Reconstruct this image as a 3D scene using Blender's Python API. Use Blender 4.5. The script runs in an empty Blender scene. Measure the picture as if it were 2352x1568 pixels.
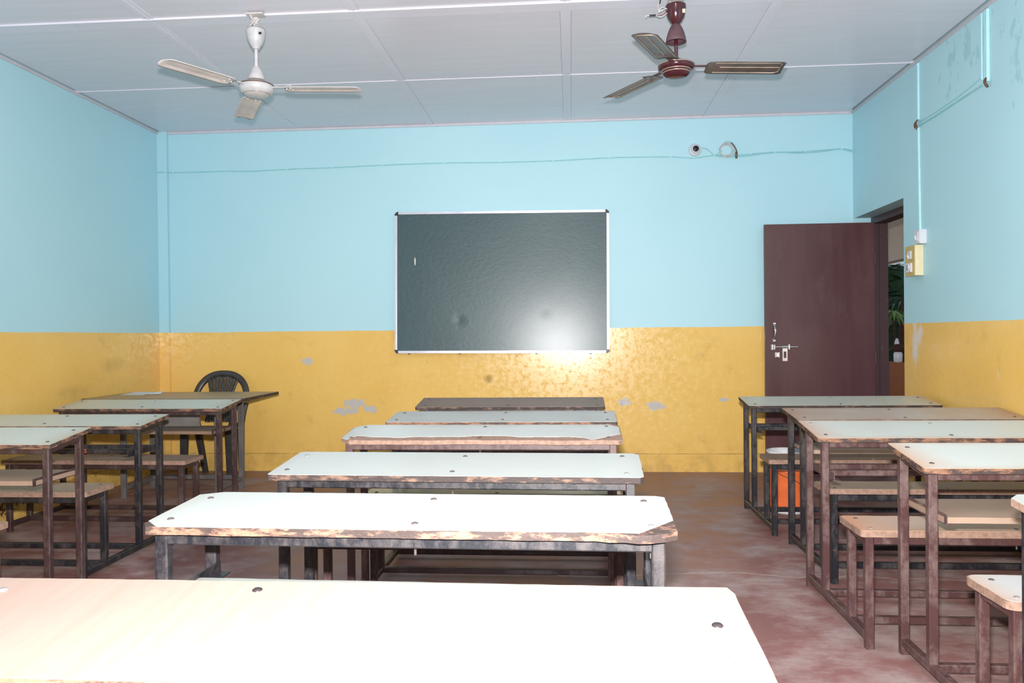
import bpy, math, random
from mathutils import Vector, Matrix
import numpy as np

S = bpy.context.scene
COL = S.collection
PI = math.pi

# ------------------------------------------------------------------ camera
CAM_H = 1.19
F_PX, CX, CY = 1801.5, 1176.0, 784.0


def _cam_axes():
    d = np.array([(1311.0 - CX) / F_PX, (769.0 - CY) / F_PX, 1.0]); d /= np.linalg.norm(d)
    up = np.array([-math.sin(.0098), -math.cos(.0098), 0.0]); up -= d * (up @ d); up /= np.linalg.norm(up)
    right = np.cross(d, up)
    if right[0] < 0: right = -right
    return np.stack([right, d, up])


_M = _cam_axes()
cam_data = bpy.data.cameras.new('camera')
cam_data.sensor_width = 36.0
cam_data.lens = 36.0 * F_PX / 2352.0
cam_data.clip_start = 0.02
cam = bpy.data.objects.new('camera', cam_data); COL.objects.link(cam)
_x, _y, _z = Vector(_M[:, 0]), -Vector(_M[:, 1]), -Vector(_M[:, 2])
_m = Matrix.Identity(4)
for i in range(3):
    _m[i][0], _m[i][1], _m[i][2] = _x[i], _y[i], _z[i]
_m[2][3] = CAM_H
cam.matrix_world = _m
S.camera = cam

# ------------------------------------------------------------------ world and light
W = bpy.data.worlds.new('world'); S.world = W; W.use_nodes = True
bg = W.node_tree.nodes['Background']
bg.inputs[0].default_value = (0.80, 0.90, 1.0, 1)
bg.inputs[1].default_value = 0.48

fl = bpy.data.lights.new('flash', 'AREA')       # the photographer's hot-shoe flash, 15 cm above the lens
fl.shape = 'RECTANGLE'; fl.size = 0.075; fl.size_y = 0.05
fl.energy = 315; fl.color = (1.0, 0.975, 0.965)
fl.spread = math.radians(170)
flash = bpy.data.objects.new('flash', fl); COL.objects.link(flash)
flash.location = (-0.01, 0.02, 1.345)
flash.rotation_euler = (math.radians(90 + 12), 0, math.radians(4.5))

VS = S.view_settings
S.display_settings.display_device = 'sRGB'
VS.view_transform = 'Standard'; VS.look = 'None'; VS.gamma = 1.0; VS.use_curve_mapping = False
VS.exposure = 0.0
S.cycles.max_bounces = 8; S.cycles.diffuse_bounces = 5; S.cycles.glossy_bounces = 4
S.cycles.sample_clamp_indirect = 6.0
S.cycles.caustics_reflective = False; S.cycles.caustics_refractive = False
try:
    S.cycles.use_denoising = True
except Exception:
    pass


# ------------------------------------------------------------------ helpers: materials
def srgb(r, g, b):
    f = lambda c: (c / 255 / 12.92) if c / 255 <= .04045 else ((c / 255 + .055) / 1.055) ** 2.4
    return (f(r), f(g), f(b), 1)


class NT:
    """small wrapper round a material's node tree"""
    def __init__(self, name, rough=.5, spec=.5, metal=0.0, color=(.5, .5, .5, 1)):
        self.m = bpy.data.materials.new(name); self.m.use_nodes = True
        self.t = self.m.node_tree; self.n = self.t.nodes; self.l = self.t.links
        self.b = self.n['Principled BSDF']
        self.b.inputs['Roughness'].default_value = rough
        self.b.inputs['Specular IOR Level'].default_value = spec
        self.b.inputs['Metallic'].default_value = metal
        self.b.inputs['Base Color'].default_value = color
        self.tc = self.n.new('ShaderNodeTexCoord')

    def put(self, sock, v):
        if hasattr(v, 'is_linked') or hasattr(v, 'links'):
            self.l.new(v, sock)
        else:
            sock.default_value = v

    def math(self, op, a, b=0.0, clamp=False):
        n = self.n.new('ShaderNodeMath'); n.operation = op; n.use_clamp = clamp
        self.put(n.inputs[0], a); self.put(n.inputs[1], b)
        return n.outputs[0]

    def vmath(self, op, a, b=None):
        n = self.n.new('ShaderNodeVectorMath'); n.operation = op
        self.put(n.inputs[0], a)
        if b is not None: self.put(n.inputs[1], b)
        return n

    def noise(self, scale, detail=4, rough=.55, vec=None, stretch=None, off=None):
        n = self.n.new('ShaderNodeTexNoise')
        n.inputs['Scale'].default_value = scale; n.inputs['Detail'].default_value = detail
        n.inputs['Roughness'].default_value = rough
        v = vec if vec is not None else self.tc.outputs['Object']
        if stretch is not None:
            v = self.vmath('MULTIPLY', v, stretch).outputs[0]
        if off is not None:
            v = self.vmath('ADD', v, off).outputs[0]
        self.l.new(v, n.inputs['Vector'])
        return n.outputs['Fac']

    def ramp(self, f, lo, hi):
        n = self.n.new('ShaderNodeMapRange'); n.clamp = True
        self.put(n.inputs[0], f)
        n.inputs[1].default_value = lo; n.inputs[2].default_value = hi
        return n.outputs[0]

    def mix(self, f, a, b):
        n = self.n.new('ShaderNodeMix'); n.data_type = 'RGBA'
        self.put(n.inputs[0], f); self.put(n.inputs[6], a); self.put(n.inputs[7], b)
        return n.outputs[2]

    def mixf(self, f, a, b):
        n = self.n.new('ShaderNodeMix'); n.data_type = 'FLOAT'
        self.put(n.inputs[0], f); self.put(n.inputs[2], a); self.put(n.inputs[3], b)
        return n.outputs[0]

    def sep(self, v):
        n = self.n.new('ShaderNodeSeparateXYZ'); self.l.new(v, n.inputs[0]); return n.outputs

    def spot(self, vec, c, s):
        """1 at the centre c, falling to 0 at the ellipsoid with half axes s"""
        d = self.vmath('SUBTRACT', vec, c).outputs[0]
        d = self.vmath('DIVIDE', d, s).outputs[0]
        ln = self.vmath('LENGTH', d).outputs['Value']
        return self.math('SUBTRACT', 1.0, ln, clamp=True)

    def bump(self, h, strength=.2, dist=.01, chain=None):
        n = self.n.new('ShaderNodeBump'); n.inputs['Strength'].default_value = strength
        n.inputs['Distance'].default_value = dist
        self.l.new(h, n.inputs['Height'])
        if chain is not None: self.l.new(chain, n.inputs['Normal'])
        self.l.new(n.outputs[0], self.b.inputs['Normal'])
        return n.outputs[0]

    def color(self, c): self.put(self.b.inputs['Base Color'], c)
    def rough(self, r): self.put(self.b.inputs['Roughness'], r)


def plain(name, rgb, rough=.5, spec=.5, metal=0.0, var=.12, scale=14):
    t = NT(name, rough, spec, metal)
    c = srgb(*rgb)
    f = t.noise(scale, 5, .6)
    d = tuple(x * (1 - var * 2) for x in c[:3]) + (1,)
    e = tuple(min(1, x * (1 + var)) for x in c[:3]) + (1,)
    t.color(t.mix(t.ramp(f, .3, .7), d, e))
    t.rough(t.mixf(f, max(.03, rough - .1), min(1, rough + .1)))
    return t.m


BLUE = (0.408, 0.672, 0.752, 1)
BLUE2 = (0.442, 0.706, 0.782, 1)
YEL = (0.780, 0.490, 0.125, 1)
YEL2 = (0.815, 0.535, 0.155, 1)
PAINT_LINE = 1.247


def wall_mat(name, extra=None, gloss=.30):
    t = NT(name, .5, .5)
    p = t.tc.outputs['Object']
    z = t.sep(p)[2]
    wob = t.math('MULTIPLY', t.math('SUBTRACT', t.noise(3.0, 2), .5), .012)
    up = t.math('GREATER_THAN', t.math('ADD', z, wob), PAINT_LINE)
    big = t.ramp(t.noise(.8, 3), .3, .7)
    blue = t.mix(big, BLUE, BLUE2)
    yel = t.mix(t.ramp(t.noise(1.6, 4), .35, .7), YEL, YEL2)
    # hand marks and scuffs on the yellow dado
    sc = t.math('MULTIPLY', t.ramp(t.noise(5.5, 6, .65), .60, .78), .42)
    yel = t.mix(sc, yel, (.36, .22, .055, 1))
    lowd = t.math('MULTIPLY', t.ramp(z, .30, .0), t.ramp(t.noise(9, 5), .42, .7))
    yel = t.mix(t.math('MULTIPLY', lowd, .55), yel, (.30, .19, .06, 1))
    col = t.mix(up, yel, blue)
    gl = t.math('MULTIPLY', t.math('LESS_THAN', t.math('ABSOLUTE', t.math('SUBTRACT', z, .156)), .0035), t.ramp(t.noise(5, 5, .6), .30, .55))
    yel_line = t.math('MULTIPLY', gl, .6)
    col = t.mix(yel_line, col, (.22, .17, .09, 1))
    if extra:
        col = extra(t, p, z, up, col)
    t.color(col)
    t.rough(t.mixf(up, t.mixf(t.ramp(t.noise(20, 8, .75), .40, .60), gloss - .19, gloss + .03), .50))
    n1 = t.noise(38, 5, .62)
    n2 = t.noise(6, 3, .5, stretch=(1, 1, .35))
    h = t.math('ADD', t.math('MULTIPLY', n1, .5), n2)
    t.bump(h, .13, .006)
    return t.m


def back_extra(t, p, z, up, col):
    # flaked-off paint showing grey plaster, low on the wall
    spots = [((-1.93, 6.85, .60), (.16, 1, .085)), ((-2.0, 6.85, .53), (.20, 1, .06)), ((-1.78, 6.85, .55), (.10, 1, .05)),
             ((.72, 6.85, .57), (.17, 1, .07)), ((.46, 6.85, .60), (.09, 1, .06)), ((-1.28, 6.85, .60), (.05, 1, .03)),
             ((1.3, 6.85, .62), (.10, 1, .03)), ((-2.35, 6.85, .98), (.12, 1, .05))]
    m = None
    for c, s in spots:
        k = t.spot(p, c, s)
        m = k if m is None else t.math('MAXIMUM', m, k)
    n = t.noise(22, 6, .7)
    mk = t.ramp(t.math('ADD', t.math('MULTIPLY', m, .55), n), .74, .77)
    col = t.mix(mk, col, (.52, .49, .45, 1))
    # dull stain beneath the board
    st = t.math('MULTIPLY', t.ramp(t.math('MULTIPLY', t.spot(p, (-.72, 6.85, .81), (.07, 1, .06)), t.noise(18, 4)), .12, .4), .6)
    return t.mix(st, col, (.25, .15, .04, 1))


def left_extra(t, p, z, up, col):
    k = t.math('MAXIMUM', t.spot(p, (-3.7, 6.1, .98), (1, .30, .10)), t.spot(p, (-3.7, 5.6, .80), (1, .35, .09)))
    st = t.math('MULTIPLY', t.ramp(t.math('MULTIPLY', k, t.noise(9, 5)), .12, .5), .35)
    col = t.mix(st, col, (.30, .19, .05, 1))
    k = t.spot(p, (-3.7, 4.7, .10), (1, .6, .16))
    st = t.ramp(t.math('ADD', t.math('MULTIPLY', k, .35), t.noise(26, 6, .75)), .72, .76)
    return t.mix(st, col, (.12, .05, .03, 1))


def right_extra(t, p, z, up, col):
    # rubbed-off white patch below the switches
    k = t.math('MAXIMUM', t.spot(p, (2.395, 5.66, 1.10), (1, .10, .24)), t.spot(p, (2.395, 5.60, 1.16), (1, .08, .14)))
    n = t.noise(16, 5, .6, stretch=(1, 1, .4))
    mk = t.ramp(t.math('ADD', t.math('MULTIPLY', k, .55), n), .66, .86)
    mk = t.math('MULTIPLY', mk, t.math('SUBTRACT', 1.0, up))
    col = t.mix(mk, col, (.72, .66, .58, 1))
    # mould and damp blotches near the ceiling
    k = t.math('MAXIMUM', t.spot(p, (2.395, 4.2, 2.72), (1, .75, .55)), t.spot(p, (2.395, 5.0, 2.9), (1, .55, .30)))
    n = t.noise(9, 6, .65, stretch=(1, 1.6, .8))
    mk = t.ramp(t.math('ADD', t.math('MULTIPLY', k, .22), n), .68, .74)
    return t.mix(t.math('MULTIPLY', mk, .5), col, (.24, .50, .54, 1))


def floor_mat():
    t = NT('red_oxide_floor', .5, .45)
    p = t.tc.outputs['Object']
    red = t.mix(t.ramp(t.noise(2.2, 4), .3, .7), (.205, .092, .086, 1), (.262, .128, .118, 1))
    dust = t.ramp(t.math('ADD', t.noise(2.3, 7, .68), t.math('MULTIPLY', t.noise(9, 7, .75, stretch=(.5, 1, 1)), .5)), .68, .88)
    col = t.mix(t.math('MULTIPLY', dust, .58), red, (.40, .35, .33, 1))
    sp = t.ramp(t.noise(34, 5, .75), .68, .75)
    col = t.mix(t.math('MULTIPLY', sp, .5), col, (.48, .42, .39, 1))
    dk = t.ramp(t.noise(4.5, 5), .64, .75)
    col = t.mix(t.math('MULTIPLY', dk, .45), col, (.09, .045, .04, 1))
    # a wandering hairline crack
    x, y, z = t.sep(p)
    w = t.math('MULTIPLY', t.math('SUBTRACT', t.noise(2.0, 4, vec=p), .5), .35)
    ln = t.math('ABSOLUTE', t.math('SUBTRACT', t.math('ADD', y, w), 3.92))
    ck = t.math('MULTIPLY', t.math('LESS_THAN', ln, .006), t.math('GREATER_THAN', x, -.2))
    col = t.mix(t.math('MULTIPLY', ck, .5), col, (.5, .44, .4, 1))
    t.color(col)
    t.rough(t.mixf(dust, .40, .72))
    t.bump(t.noise(45, 5, .6), .15, .004)
    return t.m


def laminate_mat(name, base, stain, amount=.5, rough=.30, edge=.5, seed=0.0, grain=0.0):
    t = NT(name, rough, .5)
    g = t.sep(t.tc.outputs['Generated'])
    ex = t.math('MULTIPLY', t.math('ABSOLUTE', t.math('SUBTRACT', g[0], .5)), 2)
    ey = t.math('MULTIPLY', t.math('ABSOLUTE', t.math('SUBTRACT', g[1], .5)), 2)
    e = t.math('MAXIMUM', t.math('POWER', ex, 7.0), t.math('MULTIPLY', t.math('POWER', ey, 5.0), .6))
    n = t.noise(3.2, 5, .6, off=(seed, seed * 1.7, 0))
    f = t.ramp(t.math('ADD', t.math('MULTIPLY', e, edge), t.math('MULTIPLY', n, amount)), .28, .85)
    base = srgb(*base); stain = srgb(*stain)
    col = t.mix(f, base, stain)
    if grain:
        gr = t.noise(9, 5, .6, stretch=(5.0, .35, 1), off=(seed, 0, 0))
        col = t.mix(t.math('MULTIPLY', t.ramp(gr, .42, .68), grain), col, stain)
    fine = t.noise(60, 4, .7, stretch=(.3, 1, 1))
    col = t.mix(t.math('MULTIPLY', t.ramp(fine, .60, .8), .18), col, tuple(c * .6 for c in stain[:3]) + (1,))
    t.color(col)
    t.rough(t.mixf(t.noise(12, 4), rough - .08, rough + .14))
    t.bump(t.noise(25, 3), .04, .003)
    return t.m


def edge_mat(name, wood=(146, 108, 86), paint=(66, 54, 51), bias=.5):
    t = NT(name, .65, .35)
    n = t.noise(26, 6, .7, stretch=(.45, .8, 1.6))
    f = t.ramp(n, bias - .04, bias + .05)
    w = t.mix(t.ramp(t.noise(60, 4), .3, .7), srgb(*wood), tuple(c * .62 for c in srgb(*wood)[:3]) + (1,))
    t.color(t.mix(f, srgb(*paint), w))
    t.bump(t.noise(70, 5, .7), .5, .004)
    return t.m


def frame_mat(name, paint, dust=(150, 132, 122), amount=.5, rough=.42):
    t = NT(name, rough, .5)
    n = t.noise(11, 7, .72, stretch=(1, 1, .45))
    n2 = t.noise(48, 5, .7)
    f = t.ramp(t.math('ADD', n, t.math('MULTIPLY', n2, .25)), .60 - .08 * amount, .92 - .10 * amount)
    col = t.mix(t.math('MULTIPLY', f, .75), srgb(*paint), srgb(*dust))
    r = t.ramp(t.noise(17, 6, .7, off=(4, 7, 2)), .66, .72)
    col = t.mix(t.math('MULTIPLY', r, .45), col, srgb(118, 84, 62))
    t.color(col)
    t.rough(t.mixf(f, rough - .06, .78))
    t.bump(t.noise(55, 4, .7), .25, .003)
    return t.m


def ceiling_mat():
    t = NT('pvc_ceiling_panel', .24, .5)
    st = t.noise(3.0, 5, .6, stretch=(.5, 6, 1))
    c = t.mix(t.ramp(st, .3, .72), (.645, .635, .70, 1), (.69, .68, .75, 1))
    sm = t.ramp(t.noise(1.1, 4), .5, .75)
    c = t.mix(t.math('MULTIPLY', sm, .5), c, (.655, .62, .71, 1))
    scr = t.ramp(t.noise(5, 6, .8, stretch=(.5, 26, 1), off=(3, 1, 0)), .80, .83)
    c = t.mix(t.math('MULTIPLY', scr, .25), c, (.78, .78, .82, 1))
    t.color(c)
    t.rough(t.mixf(t.noise(8, 4), .18, .32))
    t.bump(t.noise(3.5, 2, stretch=(.6, 1.5, 1)), .10, .012)
    return t.m


def board_mat():
    t = NT('green_chalkboard_steel', .40, .45)
    p = t.tc.outputs['Object']
    n = t.noise(2.2, 5, .6)
    c = t.mix(t.ramp(n, .3, .7), (.018, .056, .064, 1), (.027, .074, .082, 1))
    # a short chalk stroke and small chips
    s = t.math('GREATER_THAN', t.spot(p, (-.758, -.01, .185), (.006, 1, .035)), .0)
    c = t.mix(s, c, (.62, .62, .58, 1))
    x, y, z = t.sep(p)
    ch = t.math('MULTIPLY', t.ramp(t.noise(60, 3, .6), .70, .72), t.math('MULTIPLY', t.math('GREATER_THAN', z, .578), t.math('LESS_THAN', x, -.38)))
    c = t.mix(ch, c, (.75, .75, .72, 1))
    t.color(c)
    t.rough(t.mixf(t.noise(4, 4), .40, .50))
    nb = t.bump(t.noise(30, 4, .6, stretch=(1, 1, 1.4)), .50, .004)
    d1 = t.math('POWER', t.spot(p, (-.365, -.01, -.335), (.085, 1, .085)), 2.0)
    d2 = t.math('POWER', t.spot(p, (.385, -.01, -.275), (.085, 1, .085)), 2.0)
    t.bump(t.math('MULTIPLY', t.math('ADD', d1, d2), -1.0), .8, .012, chain=nb)
    t.b.inputs['Coat Weight'].default_value = .45
    t.b.inputs['Coat Roughness'].default_value = .26
    return t.m


def door_mat():
    t = NT('maroon_door_paint', .38, .5)
    st = t.noise(2.6, 5, .6, stretch=(3.2, 1, .5))
    c = t.mix(t.ramp(st, .35, .72), (.076, .026, .028, 1), (.100, .038, .040, 1))
    du = t.ramp(t.noise(2.0, 6, .7, stretch=(2.2, 1, 1.2)), .55, .8)
    c = t.mix(t.math('MULTIPLY', du, .30), c, (.19, .12, .12, 1))
    t.color(c)
    t.rough(t.mixf(st, .32, .48))
    t.bump(t.noise(30, 4, stretch=(1, 1, .2)), .10, .003)
    return t.m


def edged_frame_mat():
    t = NT('worn_maroon_frame', .42, .5)
    w = t.ramp(t.noise(24, 6, .75, stretch=(1, 1, .3)), .64, .70)
    t.color(t.mix(t.math('MULTIPLY', w, .6), (.055, .024, .027, 1), (.30, .26, .26, 1)))
    return t.m


M = {}
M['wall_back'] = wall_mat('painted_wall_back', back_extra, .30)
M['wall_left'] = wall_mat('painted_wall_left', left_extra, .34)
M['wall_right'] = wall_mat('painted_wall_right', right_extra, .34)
M['floor'] = floor_mat()
M['ceiling'] = ceiling_mat()
M['strip'] = plain('pvc_strip', (218, 216, 228), .30, .5, var=.02, scale=3)
M['edge_strip'] = plain('lilac_edge_strip', (200, 198, 206), .35, .5, var=.04)
M['board'] = board_mat()
M['alu'] = plain('aluminium_frame', (216, 216, 226), .30, .5, .45, var=.0)
M['black_plastic'] = plain('black_plastic', (44, 44, 48), .4)
M['door'] = door_mat()
M['door_frame'] = edged_frame_mat()
M['steel'] = plain('bright_steel', (205, 205, 205), .25, .5, .85, var=.06)
M['bolt'] = plain('carriage_bolt_steel', (156, 150, 146), .30, .5, .4, var=.2, scale=80)
M['bolt_dark'] = plain('rusty_bolt', (84, 74, 70), .45, .5, .1, var=.2, scale=80)
M['bolt_black'] = plain('dark_sunk_bolt', (40, 34, 34), .35, .5, .1, var=.2, scale=80)
M['frame_black'] = frame_mat('worn_black_tube', (27, 28, 34), (90, 80, 78), .15)
M['frame_maroon'] = frame_mat('worn_maroon_tube', (74, 50, 50), (130, 113, 108), .25)
M['frame_dark_maroon'] = frame_mat('dark_maroon_tube', (58, 41, 42), (106, 92, 88), .12)
M['frame_grey'] = frame_mat('grey_painted_tube', (92, 90, 92), (128, 118, 112), .35)
M['edge'] = edge_mat('worn_board_edge')
M['edge_mid'] = edge_mat('half_painted_board_edge', (150, 112, 92), (64, 53, 50), .53)
M['edge_dark'] = edge_mat('dark_board_edge', (126, 98, 82), (56, 47, 45), .56)
M['edge_bare'] = edge_mat('bare_board_edge', (160, 130, 113), (118, 96, 86), .36)
M['lam_white'] = laminate_mat('white_laminate', (168, 172, 167), (150, 136, 124), .35, .30, .25, 1.0)
M['lam_white_b'] = laminate_mat('white_laminate_scuffed', (192, 196, 191), (160, 146, 134), .50, .30, .35, 5.0)
M['lam_peach'] = laminate_mat('white_laminate_worn_to_peach', (194, 196, 188), (190, 154, 128), .45, .34, .62, 9.0)
M['lam_tan'] = laminate_mat('tan_worn_laminate', (184, 176, 166), (170, 136, 112), .85, .36, .45, 13.0)
M['lam_yellowed'] = laminate_mat('yellowed_laminate', (196, 198, 186), (176, 150, 116), .40, .30, .45, 17.0)
M['lam_dark'] = laminate_mat('grey_brown_laminate', (150, 132, 120), (122, 102, 90), .6, .32, .3, 21.0)
M['lam_teacher'] = laminate_mat('dusty_brown_table_laminate', (150, 134, 116), (120, 102, 82), .55, .32, .3, 25.0)
M['lam_wood'] = laminate_mat('pale_woodgrain_laminate', (132, 115, 105), (130, 105, 91), .25, .36, .12, 29.0, .45)
M['seat_brown'] = laminate_mat('dusty_brown_seat', (138, 112, 94), (110, 86, 70), .6, .45, .3, 33.0)
M['seat_tan'] = laminate_mat('dusty_tan_seat', (164, 146, 126), (140, 116, 96), .6, .42, .3, 37.0)
M['seat_peach'] = laminate_mat('seat_worn_to_peach', (190, 172, 156), (192, 146, 116), .7, .40, .5, 41.0)
M['seat_white'] = laminate_mat('white_laminate_seat', (190, 192, 190), (190, 152, 128), .35, .34, .5, 45.0)
M['seat_yellow'] = laminate_mat('glossy_cream_seat', (188, 188, 166), (160, 140, 96), .4, .20, .3, 49.0)
M['shelf'] = laminate_mat('dusty_board_shelf', (164, 142, 124), (138, 112, 94), .7, .6, .3, 53.0)
M['fan_white'] = plain('white_fan_enamel', (184, 184, 186), .28, .5, var=.08)
M['fan_white_blade'] = plain('dusty_white_blade', (210, 203, 201), .45, .4, var=.10, scale=6)
M['fan_grime'] = plain('fan_grime', (96, 78, 66), .7, .3)
M['fan_maroon'] = plain('maroon_fan_enamel', (66, 28, 36), .18, .6, var=.06)
M['fan_dusty'] = plain('dusty_maroon_cup', (94, 70, 76), .6, .3, var=.15)
M['fan_blade'] = plain('brown_metallic_blade', (98, 90, 88), .35, .5, .25, var=.25, scale=7)
M['fan_gold'] = plain('dull_gold_trim', (158, 144, 130), .35, .5, .3)
M['conduit'] = plain('pale_blue_conduit', (182, 226, 234), .4, .5, var=.03)
M['cable'] = plain('painted_cable', (146, 204, 208), .5, .4, var=.06)
M['wire_white'] = plain('white_wire', (196, 190, 188), .5)
M['wire_red'] = plain('dull_red_wire', (130, 66, 62), .5)
M['wire_brown'] = plain('brown_wire', (92, 66, 54), .6)
M['white_plastic'] = plain('white_plastic', (212, 212, 218), .35, .5, var=.04)
M['cream_plastic'] = plain('cream_plastic', (226, 214, 176), .4, .5, var=.05)
M['yellowed_plate'] = plain('yellowed_faceplate', (196, 174, 112), .4, .5, var=.06)
M['lens'] = plain('camera_lens', (10, 12, 16), .08, .6, var=0)
M['chair_plastic'] = plain('dark_grey_chair_plastic', (58, 57, 58), .36, .5, var=.14, scale=20)
M['paper'] = plain('white_paper', (208, 212, 218), .8, .2, var=.03)
M['bucket_white'] = plain('scuffed_white_bucket', (214, 214, 216), .4, .5, var=.10, scale=30)
M['bucket_orange'] = plain('orange_bucket', (226, 112, 62), .4, .5, var=.10, scale=10)
M['red_chalk'] = plain('red_chalk_mark', (196, 84, 74), .8, .2)
M['cream_wall'] = plain('cream_veranda_paint', (206, 184, 166), .7, .3, var=.04)
M['brown_wall'] = plain('brown_parapet_paint', (150, 78, 26), .6, .3, var=.06)
M['leaf'] = plain('dark_green_leaf', (40, 78, 44), .5, .4, var=.3, scale=3)
M['leaf_light'] = plain('light_green_leaf', (104, 142, 78), .5, .4, var=.2, scale=5)
M['bark'] = plain('dark_brown_bark', (70, 46, 40), .8, .2)
M['cement'] = plain('veranda_cement', (120, 110, 102), .8, .3)
M['panel_grey'] = plain('grey_plywood_panel', (124, 118, 114), .6, .3, var=.08)


# ------------------------------------------------------------------ helpers: meshes and objects
class MB:
    def __init__(self): self.v = []; self.f = []; self.s = []

    def add(self, vs, fs, smooth=False):
        o = len(self.v); self.v += [tuple(p) for p in vs]
        for f in fs: self.f.append(tuple(i + o for i in f)); self.s.append(smooth)
        return self

    def box(self, x0, x1, y0, y1, z0, z1):
        vs = [(x0, y0, z0), (x1, y0, z0), (x1, y1, z0), (x0, y1, z0), (x0, y0, z1), (x1, y0, z1), (x1, y1, z1), (x0, y1, z1)]
        return self.add(vs, [(3, 2, 1, 0), (4, 5, 6, 7), (0, 1, 5, 4), (1, 2, 6, 5), (2, 3, 7, 6), (3, 0, 4, 7)])

    def rings(self, rings, closed=False, caps=True, smooth=True):
        n = len(rings[0]); vs = [p for r in rings for p in r]; fs = []
        m = len(rings)
        for i in range(m if closed else m - 1):
            a, b = i * n, ((i + 1) % m) * n
            for k in range(n):
                fs.append((a + k, a + (k + 1) % n, b + (k + 1) % n, b + k))
        self.add(vs, fs, smooth)
        if caps and not closed:
            self.add(rings[0], [tuple(reversed(range(n)))]); self.add(rings[-1], [tuple(range(n))])
        return self

    def bar(self, p0, p1, w, h, up=(0, 0, 1), ch=.0035, w1=None, h1=None):
        """square tube with chamfered corners from p0 to p1; w across, h along up"""
        p0, p1, up = Vector(p0), Vector(p1), Vector(up)
        d = (p1 - p0).normalized(); s = d.cross(up).normalized(); u = s.cross(d).normalized()
        rs = []
        for p, ww, hh in ((p0, w, h), (p1, w1 or w, h1 or h)):
            a, b = ww / 2, hh / 2
            q = [(a - ch, -b), (a, -b + ch), (a, b - ch), (a - ch, b), (-a + ch, b), (-a, b - ch), (-a, -b + ch), (-a + ch, -b)]
            rs.append([p + s * x + u * y for x, y in q])
        return self.rings(rs, smooth=False)

    def tube(self, pts, r, n=8, closed=False, flat=1.0, up=(0, 0, 1), rs=None):
        pts = [Vector(p) for p in pts]; up = Vector(up); R = []
        m = len(pts)
        for i, p in enumerate(pts):
            a = pts[(i - 1) % m] if (closed or i) else p
            b = pts[(i + 1) % m] if (closed or i < m - 1) else p
            d = (b - a).normalized()
            s = d.cross(up)
            if s.length < 1e-3: s = d.cross(Vector((1, 0, 0)))
            s.normalize(); u = s.cross(d).normalized()
            rr = rs[i] if rs else r
            R.append([p + s * (rr * math.cos(2 * PI * k / n)) + u * (rr * flat * math.sin(2 * PI * k / n)) for k in range(n)])
        return self.rings(R, closed)

    def lathe(self, prof, c=(0, 0, 0), n=32, axis='z', caps=True):
        R = []
        for r, z in prof:
            ring = []
            for k in range(n):
                a = 2 * PI * k / n
                if axis == 'z': q = (r * math.cos(a), r * math.sin(a), z)
                elif axis == '-y': q = (r * math.cos(a), -z, r * math.sin(a))
                else: q = (-z, r * math.cos(a), r * math.sin(a))
                ring.append((q[0] + c[0], q[1] + c[1], q[2] + c[2]))
            R.append(ring)
        return self.rings(R, False, caps)

    def prism(self, out, zb, zt, smooth=False):
        n = len(out)
        b = [(x, y, zb(x, y)) for x, y in out]; t = [(x, y, zt(x, y)) for x, y in out]
        self.add(t, [tuple(range(n))]); self.add(b, [tuple(reversed(range(n)))])
        return self.add(b + t, [(k, (k + 1) % n, n + (k + 1) % n, n + k) for k in range(n)], smooth)

    def mesh(self, name, mat):
        me = bpy.data.meshes.new(name); me.from_pydata(self.v, [], self.f)
        me.polygons.foreach_set('use_smooth', self.s)
        me.materials.append(M[mat] if isinstance(mat, str) else mat)
        me.update()
        return me

    def build(self, name, mat, parent=None, loc=None, rot=None):
        return link(name, self.mesh(name, mat), parent, loc, rot)


def link(name, me, parent=None, loc=None, rot=None):
    o = bpy.data.objects.new(name, me); COL.objects.link(o)
    if parent is not None: o.parent = parent
    if loc is not None: o.location = loc
    if rot is not None: o.rotation_euler = rot
    return o


def tag(o, label, cat, group=None, kind=None):
    o['label'] = label; o['category'] = cat
    if group: o['group'] = group
    if kind: o['kind'] = kind
    return o


def thing(name, label, cat, loc=(0, 0, 0), rz=0.0, group=None):
    o = bpy.data.objects.new(name, None); COL.objects.link(o)
    o.location = loc; o.rotation_euler = (0, 0, rz); o.empty_display_size = .1
    return tag(o, label, cat, group)


def struct(o):
    o['kind'] = 'structure'; return o


def smooth_path(pts, k=6):
    """Catmull-Rom through the points"""
    P = [Vector(p) for p in pts]; out = []
    for i in range(len(P) - 1):
        a, b, c, d = P[max(i - 1, 0)], P[i], P[i + 1], P[min(i + 2, len(P) - 1)]
        for j in range(k):
            t = j / k
            out.append(.5 * ((2 * b) + (c - a) * t + (2 * a - 5 * b + 4 * c - d) * t * t + (3 * b - 3 * c + d - a) * t ** 3))
    out.append(P[-1]); return out


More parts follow.
